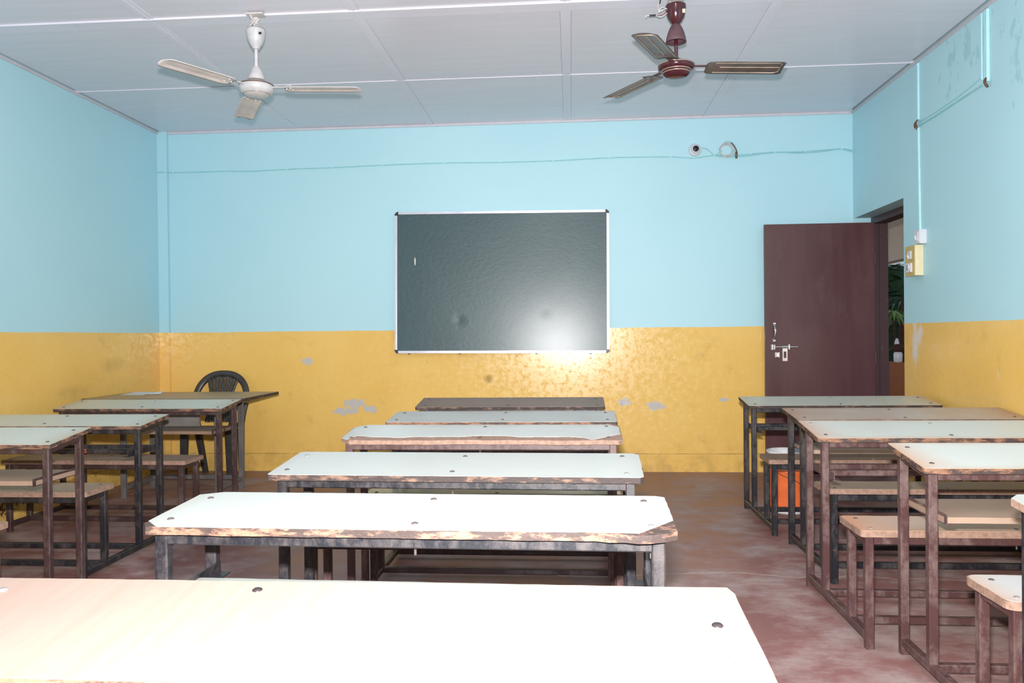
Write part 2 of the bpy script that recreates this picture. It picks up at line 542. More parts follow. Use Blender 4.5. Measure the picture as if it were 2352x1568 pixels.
def outline(x0, x1, y0, y1, r=.008, cuts=None, jit=.0012, step=.035, rng=None, front=None):
    """worn rectangle: corner order fl, fr, br, bl; cuts = {corner: (dx, dy)}; front(x) pushes the near edge in"""
    rng = rng or random.Random(1); cuts = cuts or {}
    cs = [('fl', x0, y0, 1, 1), ('fr', x1, y0, -1, 1), ('br', x1, y1, -1, -1), ('bl', x0, y1, 1, -1)]
    key = []
    for nme, x, y, sx, sy in cs:
        dx, dy = cuts.get(nme, (r, r))
        a, b = (x + sx * dx, y), (x, y + sy * dy)
        arc = []
        for t in (0, .25, .5, .75, 1):
            if nme in cuts: q = (a[0] + (b[0] - a[0]) * t, a[1] + (b[1] - a[1]) * t)
            else:
                cx, cy = x + sx * r, y + sy * r
                q = (cx - sx * r * math.sin(t * PI / 2), cy - sy * r * math.cos(t * PI / 2))
            arc.append(q)
        if nme in ('fl', 'br'): arc = arc[::-1]
        key.append(arc)
    pts = []
    for i in range(4):
        pts += key[i]
        a, b = key[i][-1], key[(i + 1) % 4][0]
        L = math.hypot(b[0] - a[0], b[1] - a[1]); n = max(1, int(L / step))
        for k in range(1, n):
            t = k / n; x = a[0] + (b[0] - a[0]) * t; y = a[1] + (b[1] - a[1]) * t
            x += rng.uniform(-jit, jit); y += rng.uniform(-jit, jit)
            if i == 0 and front: y += front(x)
            pts.append((x, y))
    return pts


# ------------------------------------------------------------------ room
XL, XR, YB, YR, ZC = -3.70, 2.395, 6.85, -2.6, 3.055
WT = .25                                          # wall thickness
fo = struct(MB().box(XL - WT, XR + WT, YR, YB + WT, -.12, 0).build('floor', 'floor'))
struct(MB().box(XL - WT, XR + WT, YB, YB + WT, 0, ZC + .25).build('wall_back', 'wall_back'))
struct(MB().box(XL - WT, XL, YR, YB, 0, ZC + .25).build('wall_left', 'wall_left'))
DY0, DY1, DZ = 5.844, 6.836, 2.15                 # doorway in the right wall
wr = MB()
wr.box(XR, XR + WT, YR, DY0, 0, ZC + .25)
wr.box(XR, XR + WT, DY0, DY1, DZ, ZC + .25)
wr.box(XR, XR + WT, DY1, YB, 0, ZC + .25)
struct(wr.build('wall_right', 'wall_right'))
# pier in the far left corner, painted like the wall
struct(MB().bar((-3.655, YB - .0175, 0), (-3.655, YB - .0175, ZC), .092, .037, up=(0, 1, 0), ch=.002).build('trim_1', 'wall_back'))
# low skirting of the same yellow
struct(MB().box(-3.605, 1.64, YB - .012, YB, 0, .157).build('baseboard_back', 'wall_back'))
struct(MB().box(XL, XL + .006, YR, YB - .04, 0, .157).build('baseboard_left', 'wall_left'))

# ceiling: slab with screwed-on panels and cover strips
ce = struct(MB().box(XL - WT, XR + WT, YR, YB + WT, ZC + .25, ZC + .35).build('ceiling', 'ceiling'))
xs = [XL, -2.430, -1.215, -.012, 1.180, XR]
ys = [YB, 5.655, 4.455, 3.24, 2.03, .82, -.4, -1.6, YR]
rng = random.Random(5)
for i in range(5):
    for j in range(len(ys) - 1):
        gx, gy = .0323, .0105
        dz = rng.uniform(0, .0012)
        MB().box(xs[i] + gx, xs[i + 1] - gx, ys[j + 1] + gy, ys[j] - gy, ZC + dz, ZC + .012).build('ceiling_panel', 'ceiling', ce)
for x in xs[1:-1]:
    m = MB(); m.box(x - .031, x + .031, YR, YB - .012, ZC - .003, ZC + .012)
    m.box(x - .008, x + .004, YR, YB - .012, ZC - .0055, ZC - .003)
    m.build('cover_strip', 'strip', ce)
for k, y in enumerate(ys[1:-1]):
    m = MB()
    if k % 2 == 0:
        m.box(XL, XR, y - .0075, y + .009, ZC - .004, ZC + .012)
    else:
        m.box(XL, XR, y - .045, y + .075, ZC - .0045, ZC + .012)
        m.box(XL, XR, y - .045, y - .005, ZC - .009, ZC - .0045)
    m.build('cover_strip', 'strip', ce)
m = MB()
m.box(XL, XR, YB - .014, YB, ZC - .020, ZC); struct(m.build('trim_2', 'edge_strip'))
struct(MB().box(XL, XL + .014, YR, YB - .014, ZC - .020, ZC).build('trim_3', 'edge_strip'))
struct(MB().box(XR - .014, XR, YR, YB - .014, ZC - .020, ZC).build('trim_4', 'edge_strip'))

# ------------------------------------------------------------------ doorway, frame and door
fx0, fx1 = 2.535, 2.645
m = MB()
m.box(fx0, fx1, DY1 - .060, DY1, 0, DZ)                    # far jamb
m.box(fx0 + .04, fx1, DY1 - .075, DY1 - .060, 0, DZ - .06)
m.box(fx0, fx1, DY0, DY0 + .035, 0, DZ)                    # near jamb
m.box(fx0, fx1, DY0 + .035, DY1 - .060, DZ - .055, DZ)     # head
struct(m.build('trim_5', 'door_frame'))
# door leaf swung open against the far wall
d_y = 6.775
door = struct(MB().box(1.636, 2.532, d_y - .017, d_y + .017, .012, 2.103).build('door_1', 'door'))
door['label'] = 'maroon flush door swung open against the far wall'
h = MB()
h.tube(smooth_path([(1.711, d_y - .018, 1.262), (1.712, d_y - .03, 1.245), (1.712, d_y - .047, 1.225), (1.712, d_y - .05, 1.195),
                    (1.711, d_y - .047, 1.165), (1.710, d_y - .03, 1.145), (1.709, d_y - .018, 1.132)], 4), .010, 8, flat=.6)
h.box(1.702, 1.722, d_y - .022, d_y - .017, 1.250, 1.275); h.box(1.699, 1.719, d_y - .022, d_y - .017, 1.118, 1.142)
h.build('handle', 'steel', door)
b = MB()
b.tube([(1.690, d_y - .028, 1.070), (1.900, d_y - .028, 1.070)], .0075, 10)
b.box(1.683, 1.697, d_y - .034, d_y - .017, 1.048, 1.092); b.box(1.701, 1.711, d_y - .038, d_y - .017, 1.05, 1.09)
b.box(1.822, 1.832, d_y - .040, d_y - .017, 1.05, 1.092); b.tube([(1.77, d_y - .029, 1.071), (1.822, d_y - .029, 1.071)], .012, 10)
b.build('sliding_bolt', 'steel', door)
b = MB()
for q in ((1.776, 1.785), (1.807, 1.816)): b.box(q[0], q[1], d_y - .026, d_y - .018, .952, 1.062)
b.box(1.785, 1.807, d_y - .026, d_y - .018, .952, .978); b.box(1.785, 1.807, d_y - .026, d_y - .018, 1.032, 1.062)
b.build('hasp', 'steel', door)
b = MB(); b.box(1.714, 1.727, d_y - .032, d_y - .017, .985, 1.026); b.box(1.737, 1.750, d_y - .032, d_y - .017, .985, 1.026)
b.box(1.727, 1.737, d_y - .022, d_y - .017, .990, 1.020); b.build('staple', 'steel', door)
for z in (.30, .98, 1.80):
    MB().tube([(2.536, d_y - .022, z - .05), (2.536, d_y - .022, z + .05)], .006, 8).build('hinge', 'door_frame', door)

# ------------------------------------------------------------------ outside the doorway
struct(MB().box(XR + WT, 9.0, 3.5, 14, -.14, -.02).build('veranda_floor', 'cement'))
vb = MB().box(4.0, 4.16, 4.5, 14.0, 2.07, 2.75)
tag(vb.build('veranda_beam', 'cream_wall'), 'cream beam above the garden seen through the doorway', 'beam', kind='structure')
tag(MB().box(2.66, 4.3, 4.5, 14.0, 2.75, 2.9).build('veranda_roof', 'cement'), 'dark veranda roof slab beyond the doorway', 'roof', kind='structure')
pw = MB().box(4.0, 4.14, 4.5, 14.0, -.02, .805)
tag(pw.build('parapet_wall', 'brown_wall'), 'brown parapet wall seen low through the doorway', 'wall', kind='structure')
struct(MB().box(4.16, 20, 2.0, 26, -.3, -.14).build('garden_ground', 'cement'))


def leaf_blade(mb, base, d, L, w, droop, rg):
    """one arching strap leaf with a folded midrib"""
    d = Vector(d).normalized(); side = d.cross(Vector((0, 0, 1))).normalized(); rows = []
    for k in range(6):
        t = k / 5; p = Vector(base) + d * (L * t) + Vector((0, 0, -droop * t * t))
        ww = w * math.sin(PI * min(1, .12 + .86 * t)) + .001
        rows.append([p - side * ww, p + Vector((0, 0, -.25 * ww)), p + side * ww, p + Vector((0, 0, -.25 * ww - .002))])
    mb.rings(rows, smooth=False)


rg = random.Random(8)
tr = thing('palm_tree', 'dark green palm crown in the garden beyond the parapet', 'tree', (6.3, 13.6, -.14))
MB().tube([(0, 0, 0), (.05, .02, .9), (.12, .05, 1.8)], .10, 10, rs=[.13, .10, .08]).build('trunk', 'bark', tr)
for k in range(26):
    a = 2 * PI * k / 26 + rg.uniform(-.1, .1); e = rg.uniform(-.35, .9)
    mb = MB()
    d = Vector((math.cos(a), math.sin(a), e)).normalized(); b0 = Vector((.12, .05, 1.75)); L = rg.uniform(.9, 1.5)
    for q in range(11):
        t = .15 + q / 12
        p = b0 + d * (L * t) + Vector((0, 0, -.5 * t * t))
        for sgn in (-1, 1):
            leaf_blade(mb, p, d * .6 + d.cross(Vector((0, 0, 1))) * sgn * .9 + Vector((0, 0, -.3)), .42 * (1.1 - .5 * t), .016, .10, rg)
    mb.tube([b0 + d * (L * t) + Vector((0, 0, -.5 * t * t)) for t in (0, .25, .5, .75, 1)], .008, 5)
    mb.build('frond', 'leaf', tr)
hd = thing('garden_hedge', 'dark hedge closing the view through the doorway', 'hedge', (9.2, 18.0, -.14))
mb = MB()
for k in range(900):
    p = (rg.uniform(-4.0, 4.0), rg.uniform(-.7, .7) , rg.uniform(.05, 2.9))
    leaf_blade(mb, p, (rg.uniform(-1, 1), rg.uniform(-1, .2), rg.uniform(-.5, .8)), rg.uniform(.25, .45), rg.uniform(.05, .09), .08, rg)
hl = mb.build('hedge_leaves', 'leaf', hd); hl['kind'] = 'stuff'
MB().box(-4, 4, .2, .7, 0, 2.8).build('hedge_core', 'leaf', hd)
pp = thing('strap_leaf_plant', 'light green strap-leaved plant just above the parapet', 'plant', (4.55, 11.39, -.14))
MB().lathe([(.13, 0), (.17, .30), (.18, .32), (.15, .32), (.14, .28)], n=20).build('pot', 'white_plastic', pp)
MB().tube([(0, 0, .28), (.01, 0, .80), (-.02, 0, 1.62)], .022, 8).build('stem', 'bark', pp)
for k in range(13):
    a = 2 * PI * k / 13; mb = MB()
    leaf_blade(mb, (-.02, 0, 1.60), (math.cos(a), math.sin(a), rg.uniform(.1, .9)), rg.uniform(.28, .40), .024, .30, rg)
    mb.build('leaf', 'leaf_light', pp)
po = MB().tube([(5.02, 12.45, -.14), (5.08, 12.45, 1.0), (5.24, 12.48, 2.6)], .06, 10, rs=[.11, .075, .06])
tag(po.build('brown_post', 'bark'), 'brown leaning post standing behind the parapet', 'post')
jar = thing('white_jar', 'white jar with a dark lid standing on the parapet', 'jar', (4.07, 10.12, .805))
MB().lathe([(.035, 0), (.05, .01), (.052, .10), (.042, .13)], n=20).build('body', 'white_plastic', jar)
MB().lathe([(.044, .13), (.075, .15), (.085, .19), (.05, .225), (.01, .23)], n=20).build('lid', 'bark', jar)
pc = thing('white_pole', 'slim white pole behind the strap-leaved plant', 'pole', (4.33, 10.80, -.14))
MB().lathe([(.03, 0), (.03, 1.18), (.026, 1.2), (.012, 1.24)], n=12).build('shaft', 'white_plastic', pc)
MB().lathe([(.06, 0), (.06, .02), (.032, .04)], n=16).build('foot', 'white_plastic', pc)

# ------------------------------------------------------------------ chalkboard
BX, BZ, BW, BH = -.600, 1.658, 1.872, 1.240
cb = thing('chalkboard', 'large green chalkboard in an aluminium frame on the far wall', 'chalkboard', (BX, YB, BZ))
cb.rotation_euler = (math.radians(-1.5), math.radians(.40), math.radians(.9))
cb.location = (BX, YB - .026, BZ)
MB().box(-BW / 2 + .008, BW / 2 - .008, -.012, .002, -BH / 2 + .008, BH / 2 - .008).build('writing_surface', 'board', cb)
fwid = .021
for nme, a in (('t', (-BW / 2 + .03, BW / 2 - .03, BH / 2 - fwid, BH / 2)), ('b', (-BW / 2 + .03, BW / 2 - .03, -BH / 2, -BH / 2 + fwid)),
               ('l', (-BW / 2, -BW / 2 + fwid, -BH / 2 + .03, BH / 2 - .03)), ('r', (BW / 2 - fwid, BW / 2, -BH / 2 + .03, BH / 2 - .03))):
    q = MB(); q.box(a[0], a[1], -.017, .004, a[2], a[3])
    if nme in 'tb': q.box(a[0], a[1], -.021, -.017, (a[2] + a[3]) / 2 - (.009 if nme == 't' else -.001), (a[2] + a[3]) / 2 + (-.001 if nme == 't' else .009))
    else: q.box((a[0] + a[1]) / 2 - .004, (a[0] + a[1]) / 2 + .006, -.021, -.017, a[2], a[3])
    q.build('frame_bar', 'alu', cb)
for sx in (-1, 1):
    for sz in (-1, 1):
        q = []
        for k in range(7):
            t = k / 6 * PI / 2
            q.append((sx * (BW / 2 - .031 + .033 * math.sin(t)), sz * (BH / 2 - .031 + .033 * math.cos(t))))
        q += [(sx * (BW / 2 - .022), sz * (BH / 2 - .031)), (sx * (BW / 2 - .022), sz * (BH / 2 - .022)), (sx * (BW / 2 - .031), sz * (BH / 2 - .022))]
        if sx * sz < 0: q = q[::-1]
        n = len(q)
        c = MB(); f = [(x, -.023, z) for x, z in q]; bk = [(x, .006, z) for x, z in q]
        c.add(f, [tuple(reversed(range(n)))]); c.add(bk, [tuple(range(n))])
        c.add(f + bk, [(k, (k + 1) % n, n + (k + 1) % n, n + k) for k in range(n)])
        c.build('corner_cap', 'black_plastic', cb)
for x in (-.81, -.365, .305, .775):
    MB().box(x - .009, x + .009, -.014, .006, -BH / 2 - .009, -BH / 2 + .003).build('clip', 'black_plastic', cb)

# ------------------------------------------------------------------ desks
bolt_mb = MB()
bolt_mb.lathe([(.0005, .0030), (.006, .0026), (.0082, .0012), (.0088, 0)], n=12, caps=False)
bolt_mb.tube([(0, 0, 0), (0, 0, -.075)], .0035, 6)
bolt_mb.lathe([(.007, -.058), (.007, -.050)], n=6)
BOLT = {k: bolt_mb.mesh('bolt', k) for k in ('bolt', 'bolt_dark', 'bolt_black')}
DESKS = 'classroom desk and bench units'


CHALK = [((-.466, .069), (-.463, .207), .0035), ((-.487, .058), (-.480, .164), .003), ((-.478, .09), (-.474, .14), .004),
         ((-.556, .040), (-.548, .056), .010), ((-.560, .085), (-.545, .096), .010), ((-.560, .128), (-.550, .134), .012), ((-.545, .064), (-.535, .078), .006)]


def desk(label, xc, yf, w, zf, zb, yaw, frame, lam, seat, edge='edge', shelf='bar', D=.31, seed=0, core_cuts=None, lam_cuts=None,
         core_front=None, lam_front=None, chalk=False, A=None, Cc=-.285, Dd=-.465, bench=True, bolts_at=None, shelf_top='shelf', shelf_back=.005, r=.010, bolt='bolt_dark', seat_edge='edge_bare', lam_inset=.001, seat_r=.016, mark=False, jit=.0014):
    rg = random.Random(seed)
    o = thing('school_desk', label, 'desk', (xc, yf, 0), yaw, DESKS)
    sl = (zb - zf) / D
    zt = lambda x, y: zf + sl * y
    hw = w / 2
    LX = hw - .042; T = .020; TB = .031
    A = A or D - .040; B = .042; over = .030 if Dd < -.44 else .014
    # tabletop: board and the laminate glued to it
    out = outline(-hw, hw, 0, D, r, core_cuts, jit, .03, rg, core_front)
    tt = MB().prism(out, lambda x, y: zt(x, y) - T, lambda x, y: zt(x, y) - .0012).build('tabletop', edge, o)
    i = lam_inset
    out = outline(-hw + i, hw - i, i, D - i, max(r, .004), lam_cuts or core_cuts, jit * .6, .03, rg, lam_front)
    MB().prism(out, lambda x, y: zt(x, y) - .0012, zt).build('laminate', lam, tt)
    und = lambda y: zf + sl * y - T
    if chalk:
        cm = MB()
        for p, q, wd in CHALK:
            cm.bar((p[0], p[1], zt(*p) + .0003), (q[0], q[1], zt(*q) + .0003), wd, .0006, (0, 0, 1), .0001)
        cm.build('chalk_mark', 'white_plastic', tt)
    # legs
    for s in (-1, 1):
        x = s * LX
        MB().bar((x, A, 0), (x, A, und(A) - .001), TB, TB, (0, 1, 0)).build('leg', frame, o)
        MB().bar((x, B, .060), (x, B, und(B) - .001), TB, TB, (0, 1, 0)).build('leg', frame, o)
        if bench:
            MB().bar((x, Cc, .060), (x, Cc, .424), TB, TB, (0, 1, 0)).build('leg', frame, o)
            MB().bar((x, Dd, 0), (x, Dd, .424), TB, TB, (0, 1, 0)).build('leg', frame, o)
            MB().bar((x, Dd + TB / 2, .408), (x, Cc - TB / 2, .408), .028, .028).build('seat_rail', frame, o)
        MB().bar((x, (Dd + TB / 2) if bench else B - TB / 2, .045), (x, A - TB / 2, .045), .030, .030).build('bottom_rail', frame, o)
        MB().bar((x, B + TB / 2, und(B + .016) - .017), (x, A - TB / 2, und(A - .016) - .017), .030, .030).build('top_rail', frame, o)
        q = MB()                                     # angle iron carrying the shelf, its end poking out towards the seat
        q.box(x - s * .028 - .016, x - s * .028 + .016, B - .075, A + .012, .549, .552)
        q.box(x - s * .016 - .0015, x - s * .016 + .0015, B - .075, A + .012, .552, .582)
        q.build('shelf_rail', frame, o)
    for y in (B, A):
        MB().bar((-LX + TB / 2, y, und(y) - .017), (LX - TB / 2, y, und(y) - .017), .030, .031).build('top_rail', frame, o)
    for y in (B, Cc) if bench else (B, A - .03):
        MB().bar((-LX + .015, y, .045), (LX - .015, y, .045), .030, .028).build('foot_bar', frame, o)
    for y in (Cc, Dd) if bench else ():
        MB().bar((-LX + TB / 2, y, .408), (LX - TB / 2, y, .408), .028, .030).build('seat_rail', frame, o)
    if shelf == 'board':
        out = outline(-LX + .014, LX - .014, B - .065, A + shelf_back, .012, None, .002, .05, rg)
        MB().prism(out, lambda x, y: .552, lambda x, y: .572).build('shelf', shelf_top, o)
    else:
        for y in (B + .035, A - .025):
            cbx = MB().bar((-LX + .014, y, .566), (LX - .014, y, .566), .026, .026).build('cross_bar', frame, o)
            if mark and y == B + .035:
                z3 = MB()
                zx, zz = hw * .40, .566
                for a, b2 in (((-.012, .010), (.010, .011)), ((.010, .011), (.002, .002)), ((.002, .002), (.012, -.004)), ((.012, -.004), (-.010, -.011))):
                    z3.bar((zx + a[0], y - .0135, zz + a[1]), (zx + b2[0], y - .0135, zz + b2[1]), .004, .002, (0, 1, 0), .0004)
                z3.build('chalk_mark', 'red_chalk', cbx)
    # seat
    if bench:
        out = outline(-hw + .005, hw - .005, Dd - over, Cc + .040, seat_r, None, .0016, .04, rg)
        st = MB().prism(out, lambda x, y: .425, lambda x, y: .4485).build('seat', seat_edge, o)
        out = outline(-hw + .009, hw - .009, Dd - over + .003, Cc + .037, seat_r, None, .0020, .04, rg)
        MB().prism(out, lambda x, y: .4485, lambda x, y: .450).build('seat_laminate', seat, st)
    # carriage bolts
    ang = math.atan(sl)
    for k, (x, y) in enumerate(bolts_at or ()):
        link('bolt', BOLT[bolt if k < 2 else 'bolt'], o, (x, y, zt(x, y)), (ang, 0, 0))
    for x in (-hw + .052, rg.uniform(-.03, .03), hw - .052):
        for y in (B + .012, A - .012) if not bolts_at else ():
            xx, yy = x + rg.uniform(-.008, .008), y + rg.uniform(-.010, .010)
            link('bolt', BOLT[bolt if bolt == 'bolt_black' or rg.random() < .8 else 'bolt'], o, (xx, yy, zt(xx, yy)), (ang, 0, 0))
        for y in (Dd + .01, Cc - .012) if bench else ():
            link('bolt', BOLT[bolt if rg.random() < .7 else 'bolt'], o, (x + rg.uniform(-.01, .01), y, .450))
    return o


def wavy(a, b, seed, edge=0.0):
    g = random.Random(seed); ph = [g.uniform(0, 6) for _ in range(4)]
    return lambda x: a + b * (math.sin(9 * x + ph[0]) + .6 * math.sin(21 * x + ph[1]) + .4 * math.sin(47 * x + ph[2]))


FBK, FMA, FDM = 'frame_black', 'frame_maroon', 'frame_dark_maroon'
# middle row, from the board towards the camera
desk('dark grey-brown topped desk nearest the chalkboard, first of the middle row', -.396, 4.976, 1.215, .737, .772, -.003, FDM, 'lam_dark', 'seat_brown', 'edge_dark', seed=1)
desk('pale grey topped desk just behind the dark desk in the middle row', -.374, 4.084, 1.222, .739, .766, -.003, FDM, 'lam_white_b', 'seat_yellow', seed=2, Dd=-.42, core_cuts={'bl': (.03, .03)})
desk('desk whose chipped near edge shows a broad band of bare brown board', -.402, 3.361, 1.240, .741, .773, -.005, FMA, 'lam_white_b', 'seat_tan', 'edge_bare', seed=3,
     core_cuts={'fl': (.05, .05), 'fr': (.02, .02), 'br': (.025, .025), 'bl': (.05, .05)}, lam_cuts={'fl': (.03, .03), 'fr': (.13, .11), 'br': (.045, .05), 'bl': (.05, .05)},
     core_front=wavy(0, .004, 3), lam_front=wavy(.062, .012, 4), lam_inset=.005)
desk('clean white topped desk with mottled edge, third from the camera in the middle row', -.389, 2.490, 1.229, .742, .771, -.030, FBK, 'lam_white', 'seat_yellow', 'edge_dark', seed=4, bench=False,
     core_cuts={'bl': (.012, .012), 'br': (.02, .02), 'fr': (.012, .012)})
desk('white topped desk with broken near right corner and cut left corners, second from the camera', -.397, 1.768, 1.262, .748, .764, -.022, FBK, 'lam_white', 'seat_white', 'edge_mid', seed=5, Dd=-.43, shelf='board', shelf_top='lam_white', shelf_back=-.105, bolt='bolt_dark', chalk=True, D=.33, A=.285,
     core_cuts={'bl': (.055, .030), 'fl': (.020, .030), 'br': (.022, .012), 'fr': (.030, .020)}, lam_cuts={'bl': (.055, .030), 'fl': (.045, .045), 'br': (.022, .012), 'fr': (.085, .105)},
     core_front=lambda x: (-.010 - .004 * math.sin(60 * x)) if x > .45 else .001 * math.sin(35 * x), lam_front=lambda x: .008 * max(0, (x - .1)) + .001 * math.sin(20 * x), jit=.002)
desk('pale pinkish woodgrain topped desk in the foreground, nearest the camera', -.384, 1.001, 1.294, .735, .769, 0, FBK, 'lam_wood', 'seat_white', seed=6,
     core_cuts={'br': (.008, .024)}, D=.32, bolt='bolt_black', bolts_at=((-.148, .284), (.598, .185), (.050, .045), (.592, .085), (-.445, .055), (-.590, .27)))
# right row
desk('pale grey topped desk in front of the open door with orange bucket behind its bench', 1.745, 5.160, 1.210, .722, .757, 0, FBK, 'lam_yellowed', 'seat_brown', 'edge_dark', seed=7)
desk('tan worn desk between the door desk and the whiter desk in the right row', 1.786, 4.252, 1.19, .729, .762, .004, FBK, 'lam_tan', 'seat_tan', 'edge_dark', 'board', seed=8, Dd=-.435)
desk('white desk worn peach at the ends with red-brown legs, third from the door', 1.678, 3.499, 1.22, .731, .773, -.003, FMA, 'lam_peach', 'seat_peach', seed=9)
desk('pale desk with wide board shelf underneath and maroon legs, nearest complete one on the right', 1.772, 2.723, 1.19, .731, .774, .002, FMA, 'lam_peach', 'seat_white', 'edge', 'board', seed=10, seat_r=.03)
desk('white desk corner with black legs cut off by the right picture edge', 1.716, 1.794, 1.215, .735, .769, 0, FBK, 'lam_white', 'seat_white', 'edge_bare', seed=11, core_cuts={'bl': (.03, .03)})
# left row
desk('pale olive topped desk pushed against the teacher table in the left row', -2.935, 5.095, 1.205, .722, .760, -.014, FDM, 'lam_yellowed', 'seat_brown', 'edge', 'board', seed=12, shelf_top='seat_brown', core_cuts={'fl': (.01, .01)})
desk('pale desk with black legs and red chalk mark on its bar in the left row', -2.965, 4.130, 1.22, .716, .750, .004, FBK, 'lam_yellowed', 'seat_tan', 'edge', 'bar', seed=13, mark=True)
desk('white topped desk with maroon legs nearest the camera in the left row', -2.91, 3.300, 1.22, .729, .771, -.002, FDM, 'lam_yellowed', 'seat_tan', 'edge', 'board', seed=14)

# ------------------------------------------------------------------ teacher's table, paper, chair
tt = thing('teacher_table', 'wide dusty brown topped teacher table on grey legs by the far left corner', 'table', (-3.02, 5.56, 0))
rg = random.Random(31)
out = outline(-.64, .625, 0, .73, .02, {'fl': (.06, .05)}, .002, .04, rg)
tb = MB().prism(out, lambda x, y: .728, lambda x, y: .749).build('tabletop', 'edge_dark', tt)
out = outline(-.635, .622, .006, .725, .02, {'fl': (.07, .06), 'fr': (.02, .03)}, .002, .04, rg, wavy(.004, .002, 9))
MB().prism(out, lambda x, y: .749, lambda x, y: .7505).build('laminate', 'lam_teacher', tb)
for x in (-.335, .395):
    for y in (.085, .50):
        MB().bar((x, y, 0), (x, y, .727), .038, .034, (0, 1, 0)).build('leg', 'frame_grey', tt)
    MB().bar((x, .102, .075), (x, .483, .075), .030, .032).build('bottom_rail', 'frame_grey', tt)
    MB().bar((x, .102, .708), (x, .483, .708), .030, .032).build('top_rail', 'frame_grey', tt)
MB().bar((-.32, .483, .09), (.38, .483, .09), .030, .034).build('foot_bar', 'frame_grey', tt)
for y in (.085, .50):
    MB().bar((-.316, y, .708), (.376, y, .708), .030, .032).build('top_rail', 'frame_grey', tt)
dr = MB().box(-.312, .262, .072, .090, .517, .690).build('modesty_panel', 'panel_grey', tt)
MB().box(-.312, -.296, .072, .105, .50, .517).build('panel_cleat', 'frame_grey', dr)
MB().box(.19, .262, .066, .100, .500, .519).build('panel_cleat', 'frame_grey', dr)

pap = MB()
pap.add([(-.15, -.045, .001), (.05, -.075, .001), (.085, .045, .014), (-.09, .085, .016), (-.15, -.045, .0), (.05, -.075, .0), (.085, .045, .013), (-.09, .085, .015)],
        [(0, 1, 2, 3), (7, 6, 5, 4), (0, 4, 5, 1), (1, 5, 6, 2), (2, 6, 7, 3), (3, 7, 4, 0)])
pap.add([(.03, -.03, .003), (.16, -.01, .005), (.15, .05, .022), (.03, .06, .010), (.03, -.03, .002), (.16, -.01, .004), (.15, .05, .021), (.03, .06, .009)],
        [(0, 1, 2, 3), (7, 6, 5, 4), (0, 4, 5, 1), (1, 5, 6, 2), (2, 6, 7, 3), (3, 7, 4, 0)])
tag(pap.build('folded_paper', 'paper', None, (-3.42, 6.02, .7512)), 'folded white paper lying on the teacher table', 'paper')

ch = thing('plastic_armchair', 'dark grey plastic armchair with fan-shaped woven back behind the teacher table', 'chair', (-3.095, 6.60, 0))


def back_y(z): return .05 + (z - .42) * .32


def arch(hw, z0, z1, n=18, p=2.3):
    q = []
    for k in range(n + 1):
        a = PI * k / n
        cx, sz = math.cos(a), math.sin(a)
        x = -hw * math.copysign(abs(cx) ** (2 / p), cx); z = z0 + (z1 - z0) * abs(sz) ** (2 / p)
        q.append((x, back_y(z), z))
    return q


ap = [(-.215, back_y(.46), .46), (-.220, back_y(.56), .56)] + arch(.232, .64, .876) + [(.220, back_y(.56), .56), (.215, back_y(.46), .46)]
MB().tube(smooth_path(ap, 3), .030, 10, flat=.55, up=(0, 1, 0)).build('back_frame', 'chair_plastic', ch)
# woven splat: vertical and horizontal straps with a solid border
sp = MB(); N = 9
hwid = lambda z: .088 + .055 * max(0, (z - .66) / .2) ** 1.3 + .02 * max(0, (.60 - z) / .15)
zs = [.46 + (.862 - .46) * k / 14 for k in range(15)]
for k in range(N):
    t = -1 + 2 * k / (N - 1)
    sp.tube([(t * hwid(z), back_y(z) + (.003 if (k % 2) else -.003) * (1 if j % 2 else -1), z) for j, z in enumerate(zs)],
            .010 if abs(t) < .99 else .014, 6, flat=.4, up=(0, 1, 0))
for j in range(28):
    z = .47 + .39 * j / 27
    sp.bar((-hwid(z), back_y(z), z), (hwid(z), back_y(z), z), .003, .010, ch=.0006)
sp.build('woven_splat', 'chair_plastic', ch)
out = outline(-.215, .215, -.20, .085, .06, None, 0, .05)
se = MB().prism(out, lambda x, y: .405 + .012 * abs(x), lambda x, y: .428 + .018 * abs(x) * 2 - .01 * math.cos(3 * y)).build('seat', 'chair_plastic', ch)
for sx in (-1, 1):
    MB().bar((sx * .205, -.155, 0), (sx * .195, -.150, .41), .050, .045, (0, 1, 0), .010, .065, .055).build('leg', 'chair_plastic', ch)
    MB().bar((sx * .165, .165, 0), (sx * .200, .075, .45), .045, .045, (0, 1, 0), .010, .060, .055).build('leg', 'chair_plastic', ch)
    MB().tube(smooth_path([(sx * .236, back_y(.62), .62), (sx * .262, .02, .645), (sx * .268, -.10, .640), (sx * .258, -.165, .60), (sx * .232, -.165, .50), (sx * .205, -.155, .42)], 4),
              .030, 10, flat=.5, up=(0, 0, 1)).build('armrest', 'chair_plastic', ch)

# ------------------------------------------------------------------ bucket
bk = thing('paint_bucket', 'white plastic bucket with orange lower half behind the right bench', 'bucket', (1.44, 5.372, 0))
MB().lathe([(.118, 0), (.121, .012), (.130, .385), (.136, .388), (.137, .402), (.131, .404), (.126, .400), (.119, .05), (.01, .03)], n=40).build('body', 'bucket_white', bk)
MB().lathe([(.1225, .022), (.1285, .268), (.130, .270), (.1265, .300), (.1215, .022)], n=40, caps=False).build('orange_sleeve', 'bucket_orange', bk)
MB().tube(smooth_path([(-.133, -.01, .36), (-.09, -.11, .27), (0.02, -.150, .22), (.10, -.10, .16), (.134, -.01, .34)], 6), .0025, 6).build('wire_handle', 'wire_brown', bk)

# ------------------------------------------------------------------ ceiling fans
FANS = 'ceiling fans'


